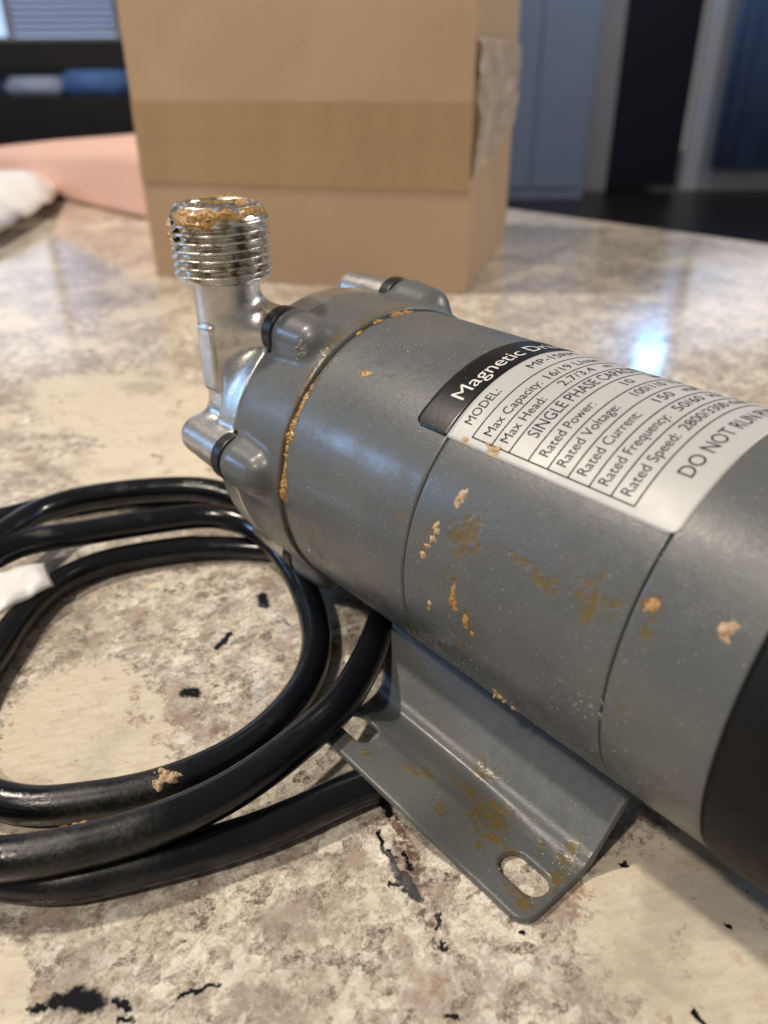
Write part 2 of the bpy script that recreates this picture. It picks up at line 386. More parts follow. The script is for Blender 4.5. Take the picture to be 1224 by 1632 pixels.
STAINS = [  # (x, theta deg, radius x, radius arc mm, strength) on the cylinder
    (5.6, 24, 2.0, 3.6, 1.0), (4.0, 20, 2.6, 2.2, .95), (6.5, 28, 1.2, 2.4, .9), (1.5, 24, 2.0, 1.4, .5), (-1.6, 19, 1.0, 1.6, .9), (-2.6, 11, 1.3, 1.2, .8), (4.6, 3.7, 1.0, 3.2, .9), (7.5, -1, 1.0, 2.0, .9),
    (3.3, 9, .9, 2.0, .6), (5.5, -13, 1.8, 1.2, .75), (9.6, -4.5, .8, 1.2, .7), (14, 24, 2.0, .8, .6), (20, 22, 3.2, .9, .85), (17.5, 24, 2.5, .7, .7), (27.5, 24, 1.3, 3.4, .95), (31, 26.5, 1.6, 2.6, .5),
    (35.0, 29.5, 1.9, 1.6, .95), (36.2, 22.5, 1.2, 1.3, .7), (35.9, .6, .9, 1.3, .7), (33.6, 13, .5, 3.5, .4), (-9.5, 18, 2.0, 2.4, .45), (-7, 14, 1.2, 2.0, .35), (-32.6, 54.5, 2.6, .7, .5), (-28, 58, 1.8, .6, .3),
    (10, 25, 6, 5, .22), (24, 30, 4, 4, .25), (-36, -10, 1.0, 4, .55), (-33, -9, 1.0, 2.5, .5), (16, 2, 5, 3, .15), (-14, 30, 4, 4, .18)]+[(-43.0-.02*t_, t_, .8, 2.0, .75) for t_ in range(-14, 98, 4)]
def stain_field(x, th):
    r = np.zeros_like(x)
    wx = (fbm(x*.55+31, th*.30)-.5)*3.4; wt = (fbm(x*.5-7, th*.33+11)-.5)*3.4
    X, A = x+wx, np.radians(th)*R+wt
    for sx, st, rx, ra, k in STAINS:
        d = np.sqrt(((X-sx)/(rx*1.25))**2+((A-math.radians(st)*R)/(ra*1.2))**2)
        r = np.maximum(r, k*np.clip(1.25-d, 0, 1))
    g = fbm(x*1.4, np.radians(th)*R*1.4)
    return np.clip(r*1.6*np.clip((g-.27)*2.6, 0, 1.2), 0, 1)
def low_band_field(x, th):
    lowa = np.clip((14-np.abs(th+22))/14, 0, 1)  # broken darker band low on the camera side of the body
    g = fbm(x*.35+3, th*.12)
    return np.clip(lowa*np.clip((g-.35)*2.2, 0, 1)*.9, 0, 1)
def shell(name, prof, mat, parent, nth=540, dirt=True, dx=.45):
    # revolve (x, r) profile about the pump axis; theta measured from the camera side upwards
    P = [prof[0]]
    for a, b in zip(prof[:-1], prof[1:]):
        k = max(1, int(abs(b[0]-a[0])/dx))
        for i in range(1, k+1): P.append((a[0]+(b[0]-a[0])*i/k, a[1]+(b[1]-a[1])*i/k))
    P = np.array(P); th = np.linspace(-180, 180, nth, endpoint=False)
    X = np.repeat(P[:, 0][:, None], nth, 1); RR = np.repeat(P[:, 1][:, None], nth, 1); T = np.repeat(th[None], len(P), 0)
    V = np.stack([X, -RR*np.cos(np.radians(T)), H+RR*np.sin(np.radians(T))], 2).reshape(-1, 3)
    i = np.arange(len(P)-1)[:, None]*nth; j = np.arange(nth)[None]; j2 = (j+1) % nth
    F = np.stack([i+j, i+j2, i+nth+j2, i+nth+j], 2).reshape(-1, 4)
    at = None
    if dirt: at = {'stain': stain_field(X, T).ravel(), 'dark_tone': low_band_field(X, T).ravel()}
    return mesh(name, V, F, mat, parent, True, at)
def edge(x0, x1, r, b=.25, inn=6):
    return [(x0, r-inn), (x0, r-b), (x0+b*.3, r-b*.3), (x0+b, r), (x1-b, r), (x1-b*.3, r-b*.3), (x1, r-b), (x1, r-inn)]
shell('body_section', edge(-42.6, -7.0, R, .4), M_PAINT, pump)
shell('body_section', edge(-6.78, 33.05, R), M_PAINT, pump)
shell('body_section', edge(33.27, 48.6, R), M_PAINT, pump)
shell('groove_band', [(-45.5, 25), (-45.5, R-.25), (-40.5, R-.25), (-40.5, 25)], M_PAINT, pump)
shell('seam_liner', [(-8, 25), (-8, R-.5), (34.5, R-.5), (34.5, 25)], M_RUB, pump, 180, False, 10)
shell('end_cap', [(48.7, 20), (48.7, R-.4), (49.2, R+.25), (50.0, R+.45), (64, R+.55), (92, R+.1), (112, R-2.5), (122, R-8), (125, 20), (125, .1)], M_CAP, pump, 360, False, 1.2)

BOSS = [58.5, 5.0, 117.0, 170.0, 228.0, 300.0]
def bpos(a, r=31.0): return -r*math.cos(math.radians(a)), H+r*math.sin(math.radians(a))
def housing(X, Y, Z):
    d = cylx(X, Y, Z, -60.6, -43.4, 0, H, 31.9, .5)
    for a in BOSS:
        by, bz = bpos(a, 31.2)
        d = smin(d, capsule(X, Y, Z, (-56, by, bz), (-50.2, by, bz), 5.5, 5.0), 2.2)
    d = smax(d, -60.6-X, .4)
    for a in BOSS:
        by, bz = bpos(a, 31.2)
        d = smax(d, -(cylx(X, Y, Z, -64, -58.9, by, bz, 5.9, .3)), .4)
    return d
V, F = nets(housing, (-61.6, -38, H-38), (-42.6, 38, H+38), .5)
th_ = np.degrees(np.arctan2(V[:, 2]-H, -V[:, 1]))
mesh('front_housing', V, F, M_PAINT, pump, True, {'stain': stain_field(V[:, 0], th_), 'dark_tone': low_band_field(V[:, 0], th_)})
for a in BOSS:
    by, bz = bpos(a, 31.2)
    V, F = nets(lambda X, Y, Z: cylx(X, Y, Z, -62.0, -58.6, by, bz, 5.35, .4), (-63, by-6.5, bz-6.5), (-56.5, by+6.5, bz+6.5), .35)
    mesh('rubber_spacer', V, F, M_RUB, pump)

NX, NY = -73.2, -22.2                        # outlet pipe axis
def head(X, Y, Z):
    d = cylx(X, Y, Z, -68.0, -60.9, 0, H, 31.6, .7)
    d = smin(d, cylx(X, Y, Z, -76.5, -60.9, 0, H, 27.0, 2.5), 3.5)
    for a in BOSS:
        by, bz = bpos(a, 31.0)
        d = smin(d, capsule(X, Y, Z, (-75.6, by, bz), (-62, by, bz), 4.4, 5.0), 1.8)
    t = np.clip((Z-30)/(74-30), 0, 1)
    neck = np.maximum(np.hypot(X-NX, Y-NY)-(5.5+1.4*t), np.maximum(Z-76.6, 36-Z))
    neck = smin(neck, capsule(X, Y, Z, (NX, NY, 44), (NX+2.5, NY+4, 28), 6.0, 4.5), 3)
    d = smin(d, neck, 4.2)
    # webs from pipe to the two nearest lugs
    by, bz = bpos(57.0, 30.0)
    d = smin(d, capsule(X, Y, Z, (-66, by, bz+1), (NX+3, NY, 66), 3.4, 4.0), 3.0)
    # machined flat pad on the pipe
    u = np.array([.20, -.98]); c = np.array([NX, NY])+u*5.5
    lx = (X-c[0])*u[1]-(Y-c[1])*u[0]; ld = (X-c[0])*u[0]+(Y-c[1])*u[1]
    q = [np.abs(lx)-1.7, np.abs(Z-60)-6.5, np.abs(ld)-1.2]
    pad = np.sqrt(sum(np.maximum(k, 0)**2 for k in q))+np.minimum(np.maximum(np.maximum(q[0], q[1]), q[2]), 0)-.5
    d = smin(d, pad, .5)
    # suction port at the centre of the front
    d = smin(d, cylx(X, Y, Z, -97, -70, 2, H-2, 8, .6), 2.5)
    d = smax(d, -cylx(X, Y, Z, -100, -80, 2, H-2, 6, .3), .3)
    d = smax(d, X*-1-98, .3)
    return smax(d, X+60.95, .4)
V, F = nets(head, (-99, -38, H-38), (-60, 38, 77.4), .5)
hd = mesh('pump_head', V, F, M_CAST, pump)
# threaded outlet: a true helix
nz, nph = 190, 220
zs = np.linspace(75.9, 88.7, nz); ph = np.linspace(0, 2*np.pi, nph, endpoint=False)
ZZ, PP = np.meshgrid(zs, ph, indexing='ij'); pitch = 1.60
phs = (ZZ/pitch-PP/(2*np.pi)) % 1.0; tri = 1-np.abs(phs*2-1)
tri = np.clip((tri-.06)/.78, 0, 1)
crest = 10.0-.15*np.clip((ZZ-81)/8, 0, 1)
env = np.clip((ZZ-76.3)/.9, 0, 1)*np.clip((87.9-ZZ)/.9, 0, 1)
RRr = crest-1.15*(1-tri)*env-1.0*np.clip((76.6-ZZ)/.7, 0, 1)-.55*np.clip((ZZ-87.7)/.9, 0, 1)
nick = (fbm(PP*7, ZZ*1.5)-.5)*.06; RRr = RRr+nick
prof = [(None, None)]
rows = [np.stack([NX+RRr[i]*np.cos(ph), NY+RRr[i]*np.sin(ph), np.full(nph, zs[i])], 1) for i in range(nz)]
for r_, z_ in ((9.0, 89.4), (8.4, 90.1), (8.15, 90.4), (7.2, 90.4), (6.8, 90.2), (6.6, 89.7), (6.4, 82), (6.4, 77.4)):
    rr = r_+(fbm(ph*6, ph*0+z_)-.5)*.12
    rows.append(np.stack([NX+rr*np.cos(ph), NY+rr*np.sin(ph), np.full(nph, z_)], 1))
rows.insert(0, np.stack([NX+6.6*np.cos(ph), NY+6.6*np.sin(ph), np.full(nph, 75.7)], 1))
rows.append(np.stack([NX+.01*np.cos(ph), NY+.01*np.sin(ph), np.full(nph, 77.4)], 1))
V = np.concatenate(rows); i = np.arange(len(rows)-1)[:, None]*nph; j = np.arange(nph)[None]; j2 = (j+1) % nph
F = np.stack([i+j, i+j2, i+nph+j2, i+nph+j], 2).reshape(-1, 4)
thr = mesh('threaded_outlet', V, F, M_STEEL, pump)

# mounting bracket: folded sheet, both feet
def bracket(X, Y, Z):
    Ya = np.abs(Y)
    pts = [(42.0, .75), (28.6, .75), (27.2, 1.3), (26.0, 2.3), (17.2, 11.0), (15.2, 12.2), (12.5, 10.9), (9.0, 9.2), (0, 7.1)]
    d = None
    for a, b in zip(pts[:-1], pts[1:]):
        bay, baz = b[0]-a[0], b[1]-a[1]; t = np.clip(((Ya-a[0])*bay+(Z-a[1])*baz)/(bay**2+baz**2), 0, 1)
        e = np.hypot(Ya-a[0]-t*bay, Z-a[1]-t*baz); d = e if d is None else smin(d, e, .9)
    d = d-.75
    # outline in plan: rounded corners on the feet, web widens a little to the head end
    xl = -19.3-np.clip((26-Ya)/9, 0, 1)*6.5
    cx, hx = (xl+33.4)/2, (33.4-xl)/2; rr = 3.2
    qx = np.abs(X-cx)-hx+rr; qy = Ya-42.2+rr
    pl = np.minimum(np.maximum(qx, qy), 0)+np.hypot(np.maximum(qx, 0), np.maximum(qy, 0))-rr
    d = smax(d, pl, .45)
    for sx in (27.3, -14.6):
        q = np.hypot(np.maximum(np.abs(X-sx)-1.9, 0), Ya-35.4)-2.55
        dd = np.maximum(-q, -(np.abs(Z-.75)-1.6)*0-q)
        d = np.where(Z < 3, smax(d, dd, .35), d)
    return d
V, F = nets(bracket, (-27.5, -43.4, -.6), (34.6, 43.4, 14.4), .45)
BST = [(2.8, -33.7, 2.6, .8), (7.5, -30.6, 3.0, 1.0), (11, -30.4, 2.5, 1.3), (14.5, -32.5, 1.6, 1.6), (18.2, -35.2, 2.0, 1.0), (9.7, -37.2, 1.5, 1.3), (20, -34, 2, .9), (23.2, -34, 1.8, .9), (19.8, -37.6, 1.0, .7), (26.2, -29.5, 1.2, 1.2),
       (30.3, -28.0, 1.8, 2.6), (31.2, -33, 1.2, 3.2), (27.5, -39.3, 3.4, .9), (31.0, -38.5, 1.3, 1.6), (-9, -39, 1.4, .8), (-13, -39.5, 1.2, .8), (10, -26, 2.5, 1.3), (0, -35, 1.5, .8), (16, -31, 3.5, 2.6)]
def bst(x, y):
    X = x+(fbm(x*.7, y*.7)-.5)*3; Y = y+(fbm(x*.7+9, y*.7+5)-.5)*3; r = np.zeros_like(x)
    for a, b, c, d in BST: r = np.maximum(r, np.clip(1.45-np.sqrt(((X-a)/c)**2+((Y-b)/d)**2), 0, 1))
    return np.clip(r*1.6*np.clip((fbm(x*1.5, y*1.5+4)-.3)*3.2, 0, 1.2), 0, 1)
sm_ = lambda t: np.clip(t, 0, 1)**2*(3-2*np.clip(t, 0, 1))
lift = 6.0*sm_((-27.0-V[:, 1])/7.0)*sm_((24-V[:, 0])/20.0)
f_ = (lift/(CAM[2]-V[:, 2]))[:, None]; stx, sty = V[:, 0].copy(), V[:, 1].copy()
V = V+(CAM-V)*f_
mesh('mounting_bracket', V, F, M_PAINT, pump, True, {'stain': bst(stx, sty)*(sty < 0), 'dark_tone': np.clip((V[:, 2]-9.6)/1.4, 0, 1)*.5})  # second attribute paints the shade under the pump onto the web's top

# label wrapped on the body
def wrap(x, a, r): return np.array([x, -r*math.cos(a), H+r*math.sin(a)])
def wrapped(name, outline_fn, x0, x1, a0, a1, r, mat, parent, step=.6, thick=.09):
    # rounded rectangle patch on the cylinder, with a skirt for its thickness
    nx = max(2, int((x1-x0)/step)+1); na = max(2, int(math.radians(a1-a0)*r/step)+1)
    xs = np.linspace(x0, x1, nx); A = np.radians(np.linspace(a0, a1, na))
    X, T = np.meshgrid(xs, A, indexing='ij')
    X, T = outline_fn(X, T)
    V = np.stack([X, -r*np.cos(T), H+r*np.sin(T)], 2).reshape(-1, 3)
    F = [[i*na+j, i*na+j+1, (i+1)*na+j+1, (i+1)*na+j] for i in range(nx-1) for j in range(na-1)]
    per = [(i, 0) for i in range(nx)]+[(nx-1, j) for j in range(1, na)]+[(i, na-1) for i in range(nx-2, -1, -1)]+[(0, j) for j in range(na-2, 0, -1)]
    base = len(V); L = []
    for (i, j) in per: L.append([X[i, j], -(r-thick)*math.cos(T[i, j]), H+(r-thick)*math.sin(T[i, j])])
    V = np.concatenate([V, np.array(L)]); P = len(per)
    for k in range(P):
        a_, b_ = per[k], per[(k+1) % P]
        F.append([a_[0]*na+a_[1], b_[0]*na+b_[1], base+(k+1) % P, base+k])
    return mesh(name, V, F, mat, parent, True)
A0, A1 = 46.0, 150.0
def corner(lo_r, hi_r):
    def f(X, T):
        Rr = R; d = (T-math.radians(A0))*Rr
        x0, x1 = X.min(), X.max()
        rc = 1.7
        if lo_r:   # squeeze the lower corners inward
            for xc, sgn in ((x0, 1),):
                e = np.clip(rc-d, 0, rc); cut = rc-np.sqrt(np.maximum(rc*rc-e*e, 0)); k = np.clip(1-(X-x0)/6.0, 0, 1)
                X = X+cut*k
        if hi_r:
            e = np.clip(rc-d, 0, rc); cut = rc-np.sqrt(np.maximum(rc*rc-e*e, 0)); k = np.clip(1-(x1-X)/6.0, 0, 1)
            X = X-cut*k
        return X, T
    return f
label = wrapped('rating_label', corner(0, 1), -7.35, 34.0, A0, A1, R+.10, M_LABEL, pump)
label['label'] = 'silver rating label with black print wrapped over the pump body'
wrapped('label_header', corner(1, 0), -15.0, -7.37, A0, A1, R+.11, M_LBLK, label)
def text_on(name, s, a_start, a_end, xbase, size, mat, parent, r):
    cu = bpy.data.curves.new(name, 'FONT'); cu.body = s; cu.size = size; cu.resolution_u = 4
    o = bpy.data.objects.new(name, cu); COL.objects.link(o)
    bpy.context.view_layer.update()
    me = bpy.data.meshes.new_from_object(o.evaluated_get(bpy.context.evaluated_depsgraph_get()))
    bpy.data.objects.remove(o)
    bm = bmesh.new(); bm.from_mesh(me)
    xs = [v.co.x for v in bm.verts]; L = max(xs)-min(xs); k = 1.0
    if a_end: k = math.radians(a_end-a_start)*R/L
    for v in bm.verts: v.co.x = (v.co.x-min(xs))*k
    u = 1.0
    while u < L*k:
        bmesh.ops.bisect_plane(bm, geom=bm.verts[:]+bm.edges[:]+bm.faces[:], plane_co=(u, 0, 0), plane_no=(1, 0, 0)); u += 1.0
    V = np.array([wrap(xbase-v.co.y, math.radians(a_start)+v.co.x/R, r) for v in bm.verts])
    bm.verts.index_update(); F = [[v.index for v in f.verts] for f in bm.faces]; bm.free()
    return mesh(name, V, F, mat, parent, False)
rt_, ri = R+.15, R+.14
text_on('header_text', 'Magnetic Drive Pump', 58.6, 131, -9.2, 4.1, M_WINK, label, rt_)
rowsT = [(-4.3, 'MODEL:', 52.2, 66.6, 'MP-15RM', 80.5, 103, 2.5), (.35, 'Max Capacity:', 51.2, 75.2, '16/19 L/min', 78.2, 103, 2.5), (3.75, 'Max Head:', 51.2, 69.5, '2.7/3.4   m', 77.0, 101, 2.5),
         (11.1, 'Rated Power:', 52.0, 74.0, '10      W', 88.0, 108, 2.5), (14.6, 'Rated Voltage:', 51.3, 76.0, '100/110  V AC', 83.6, 112, 2.5), (18.25, 'Rated Current:', 51.2, 76.0, '150   mA', 84.0, 106, 2.5),
         (21.9, 'Rated Frequency:', 51.0, 79.0, '50/60  Hz', 82.8, 106, 2.5), (25.6, 'Rated Speed:', 50.8, 73.0, '2800/3300 r/min', 75.6, 108, 2.5)]
for xb, a_, s0, e0, b_, s1, e1, sz in rowsT:
    text_on('printed_text', a_, s0, e0, xb, sz, M_INK, label, ri)
    text_on('printed_text', b_, s1, e1, xb, sz, M_INK, label, ri)
text_on('printed_text', 'SINGLE PHASE CAPACITOR RUN', 56.0, 122, 7.55, 3.1, M_INK, label, ri)
text_on('printed_text', 'DO NOT RUN PUMP DRY', 61.5, 120, 31.0, 3.3, M_INK, label, ri)
for xl in (-2.7, 1.35, 4.85, 8.6, 12.25, 15.85, 19.5, 23.1, 26.8):
    wrapped('ruled_line', lambda X, T: (X, T), xl-.11, xl+.11, 48.9, 140, ri, M_INK, label, .14 if 0 else 1.0, .03)
wrapped('ruled_line', lambda X, T: (X, T), -2.8, 26.9, 48.75, 49.15, ri+.002, M_INK, label, .6, .03)

# dried residue as real lumps on the surface
def patch(name, mp, u0, u1, v0, v1, step, hf, mat, parent):
    nu, nv = int((u1-u0)/step)+2, int((v1-v0)/step)+2
    U, W = np.meshgrid(np.linspace(u0, u1, nu), np.linspace(v0, v1, nv), indexing='ij')
    Hh = hf(U, W); V = mp(U, W, np.maximum(Hh, -.06)).reshape(-1, 3)
    i = np.arange(nu-1)[:, None]; j = np.arange(nv-1)[None]
    F = np.stack([i*nv+j, (i+1)*nv+j, (i+1)*nv+j+1, i*nv+j+1], 2).reshape(-1, 4)
    keep = (Hh.ravel()[F] > 0).any(1); F = F[keep]
    if len(F) == 0: return None
    used = np.unique(F); re = -np.ones(len(V), int); re[used] = np.arange(len(used))
    return mesh(name, V[used], re[F], mat, parent)
def cylmap(r0):
    def f(x, a, h):
        t = a/R; r = r0+h-.04
        return np.stack([x, -r*np.cos(t), H+r*np.sin(t)], -1)
    return f
def blobs(B, k=1.0, fr=1.1, thr=.0, seed=0.0):
    def f(x, a):
        X = x+(fbm(x*fr+seed, a*fr)-.5)*1.6; A = a+(fbm(x*fr+5, a*fr+seed)-.5)*1.6; h = np.full_like(x, -1.0)
        for bx, bt, rx, ra, hh in B:
            ba = math.radians(bt)*R; d = np.sqrt(((X-bx)/rx)**2+((A-ba)/ra)**2)
            h = np.maximum(h, hh*(1-d))
        g = fbm(x*2.4+seed, a*2.4)
        return np.where(h > 0, h*k*(.45+1.1*g)+(g-.5)*.25*np.minimum(1, h*3), h) - thr
    return f
def arc(t): return math.radians(t)*R
G = [(-42.3, 2.2, 1.1, 2.2, 1.25), (-42.1, 5.5, .95, 2.0, .9), (-42.3, 9.5, .65, 2.3, .6), (-42.4, 13, .7, 2.3, .55), (-42.6, 17, .8, 2.2, .65), (-42.9, 20.5, .8, 2.0, .6), (-43.0, 24, 1.25, 1.9, .95), (-43.1, 27.5, 1.1, 1.6, .8),
     (-43.2, 31.5, 1.0, 2.0, .6), (-43.3, 35.2, .95, 2.0, .6), (-43.3, 39, 1.0, 1.8, .6), (-43.5, 43, .7, 1.0, .5), (-44.2, 47, 1.0, 1.0, .6), (-43.5, 27.5, .6, 3, .3)]
G = [(a_, b_, c_*(1.3 if b_ < 12 or 22 < b_ < 29 else .85), d_*(.95 if b_ < 30 else .62), e_*(.85 if b_ < 30 else .6)) for a_, b_, c_, d_, e_ in G]
o = patch('residue', cylmap(R-.15), -46.5, -39.0, arc(-3), arc(52), .17, blobs(G, seed=3.1), M_RES, pump); o['label'] = 'orange dried residue caked along the front groove'
G2 = [(-43.6, 79.5, .8, 1.3, .6), (-43.3, 88, .6, 1.6, .45), (-43.2, 93, .5, 1.5, .4), (-43.4, 70, .5, .9, .3), (-51.3, 58.5, .8, .7, .35)]
patch('residue', cylmap(R), -47, -41, arc(66), arc(97), .2, blobs(G2, seed=8.3), M_RES, pump)
# thin olive film in the groove above the crust
G3 = [(1.2, 31.2, .75, 1.9, .45)]
patch('dried_flake', cylmap(R), -.8, 3.0, arc(27), arc(36), .16, blobs([(1.0, 31.8, .8, 2.0, .42)], seed=1.3), M_FLAKE, pump)
patch('dried_flake', cylmap(R), -4.5, 1.5, arc(6), arc(27), .16, blobs([(-1.3, 20.5, .7, 1.1, .5), (-1.6, 17.3, .8, .8, .5), (-2.3, 14, .9, .7, .3), (-2.8, 11, .7, .6, .3)], seed=5.7), M_FLAKE, pump)
patch('dried_flake', cylmap(R), -2.5, 2, arc(-9), arc(-1), .16, blobs([(-.4, -4.6, .45, 1.1, .4)], seed=6.2), M_FLAKE, pump)
patch('residue', cylmap(R), 2.0, 11, arc(-9), arc(9), .18, blobs([(4.6, 4.0, .6, 2.2, .35), (5.3, 1.5, .5, 1.6, .3), (7.8, -2.2, .7, 1.6, .4), (9.4, -4.5, .5, .9, .3)], seed=2.2), M_RES, pump)
patch('dried_flake', cylmap(R), 10.0, 18.0, arc(-40), arc(-22), .18, blobs([(12.2, -29.5, .9, 1.3, .9), (13.2, -31.5, .9, .7, .7), (15.0, -33, .8, .5, .5)], seed=4.4), M_FLAKE, pump)
patch('residue', cylmap(R), 33.0, 37.5, arc(25), arc(34), .2, blobs([(35.2, 29.8, 1.2, 1.2, .25)], seed=9.4), M_RES, pump)
patch('residue', cylmap(R), 43.0, 46.5, arc(28), arc(37), .2, blobs([(44.7, 32.3, 1.0, 1.4, .55)], seed=12.4), M_FLAKE, pump)
patch('residue', cylmap(R), -35, -29.5, arc(50), arc(60), .18, blobs([(-32.8, 55, 1.5, .8, .22)], seed=10.4), M_RES, pump)
patch('dried_flake', cylmap(R+.1), -5, 4, arc(46), arc(51), .18, blobs([(-3.5, 47.5, 1.0, .7, .25), (2.3, 47.8, 1.6, 1.0, .3), (.5, 48.5, .7, .5, .2)], seed=14.4), M_FLAKE, label)
# residue on the thread mouth
def thrmap(u, v, h):      # u: arc in degrees about the pipe, v: height mm
    rr = np.interp(v, [83, 87.6, 88.6, 89.4, 90.1, 90.5], [9.85, 9.8, 9.4, 9.0, 8.4, 8.1])+h
    a = np.radians(u*10)
    return np.stack([NX+rr*np.cos(a), NY+rr*np.sin(a), v], -1)
def thh(B, seed=0):
    def f(u, v):
        X = u+(fbm(u*.9+seed, v*.9)-.5)*1.6; Y = v+(fbm(u*.9, v*.9+seed)-.5)*1.3; h = np.full_like(u, -1.)
        for a, b, ra, rb, hh in B: h = np.maximum(h, hh*(1-np.sqrt(((X-a)/ra)**2+((Y-b)/rb)**2)))
        g = fbm(u*1.3+seed, v*2.0)
        return np.where(h > 0, h*(.25+1.4*g)-np.clip(.50-g, 0, 1)*.55, h)
    return f
# camera sits at about -29 degrees from the pipe
o = patch('residue', thrmap, -16, 6, 84, 90.2, .13, thh([(-6, 89.0, 4.0, 1.5, .40), (-2, 89.2, 2.5, 1.2, .30), (1.5, 89.1, 2.2, 1.0, .26), (-7.0, 87.9, 2.0, 1.2, .5), (4, 89.0, 1.8, 1.1, .26), (-5.0, 87.4, 1.2, 1.2, .32)], 3.3), M_RES, pump)
patch('dried_flake', thrmap, -16, -8, 81, 88.8, .13, thh([(-11.2, 86.6, 1.5, 1.5, .6), (-11.0, 84.6, 1.4, 1.3, .75), (-10.4, 83.4, 1.0, .8, .5)], 6.1), M_FLAKE, pump)
def rimmap(u, v, h):
    rr = 6.3+v; a = np.radians(u*10)
    return np.stack([NX+rr*np.cos(a), NY+rr*np.sin(a), 90.38+np.interp(v, [-.2, .3, .8, 1.9, 2.2], [-1.5, -.7, .0, .0, -.3])+h], -1)
patch('residue', rimmap, 2, 26, -.1, 2.1, .14, thh([(14, .9, 5, 1.0, .26), (10, .7, 2.5, .8, .28), (20, .9, 3, .8, .2), (6, 1.0, 2, .7, .2)], 7.7), M_RES, pump)

# pale grit sticking to the pump: tiny crystals
def grit(name, pts, nrm, smin_, smax_, parent):
    V = []; F = []
    for p, nn in zip(pts, nrm):
        s = random.uniform(smin_, smax_); q = Vector(nn).to_track_quat('Z', 'Y'); b = len(V); a0 = random.random()*6
        for k in range(3):
            a = a0+k*2.1; V.append(np.array(p)+np.array(q @ Vector((math.cos(a)*s*random.uniform(.6, 1.3), math.sin(a)*s*random.uniform(.6, 1.3), -.02))))
        V.append(np.array(p)+np.array(q @ Vector((random.uniform(-.3, .3)*s, random.uniform(-.3, .3)*s, s*random.uniform(.3, .9)))))
        F += [[b, b+1, b+3], [b+1, b+2, b+3], [b+2, b, b+3]]
    return tag(mesh(name, V, F, M_GRIT, parent, False), kind='stuff')
pts, nr = [], []
def addp(x, t, r=R):
    a = math.radians(t); pts.append((x, -r*math.cos(a), H+r*math.sin(a))); nr.append((0, -math.cos(a), math.sin(a)))
for k in range(900):
    x = random.uniform(-41, -7); addp(x, random.gauss(66, 20) if random.random() < .6 else random.uniform(-30, 60))
for k in range(420):
    addp(random.uniform(-7, 48), random.uniform(-40, 45))
for cx, ct, sx, st_, nn_ in ((-30, 72, 3, 2, 40), (-22, 66, 3, 5, 50), (-48.5, 66, 1.0, 3, 0), (34, 42, 3, 2, 60), (38, 38, 4, 3, 70), (42, 36, 3, 3, 50), (31, -4, 2, 3, 70), (-2, -28, 8, 4, 120), (12, -33, 8, 3, 90), (-30, -20, 6, 8, 90), (2, 47, 5, 1.2, 30), (28, 45.5, 5, .8, 30)):
    for k in range(nn_): addp(random.gauss(cx, sx), random.gauss(ct, st_))
grit('surface_grit', pts, nr, .04, .13, pump)
pts, nr = [], []
for k in range(160):
    x, y = random.uniform(-17, 32), random.uniform(-41.5, -28.5); pts.append((x, y, 1.5)) if x > 22 else None; nr.append((0, 0, 1)) if x > 22 else None
for k in range(70):
    pts.append((random.gauss(30.0, 1.2), random.gauss(-29.0, 1.0), 1.52)); nr.append((0, 0, 1))
grit('surface_grit', pts, nr, .05, .15, pump)
pts, nr = [], []
for k in range(110):   # glassy crust on the tip of the upper boss
    by, bz = bpos(57, 31.2); a = math.radians(random.gauss(40, 30)); x = random.gauss(-48.0, 1.0)
    rr = 4.75*math.sqrt(max(0.05, 1-max(0, (x+50.5)/4.7)**2)); pts.append((x, by-rr*math.cos(a), bz+rr*math.sin(a))); nr.append((.5, -math.cos(a), math.sin(a)))
grit('surface_grit', pts, nr, .10, .24, pump)

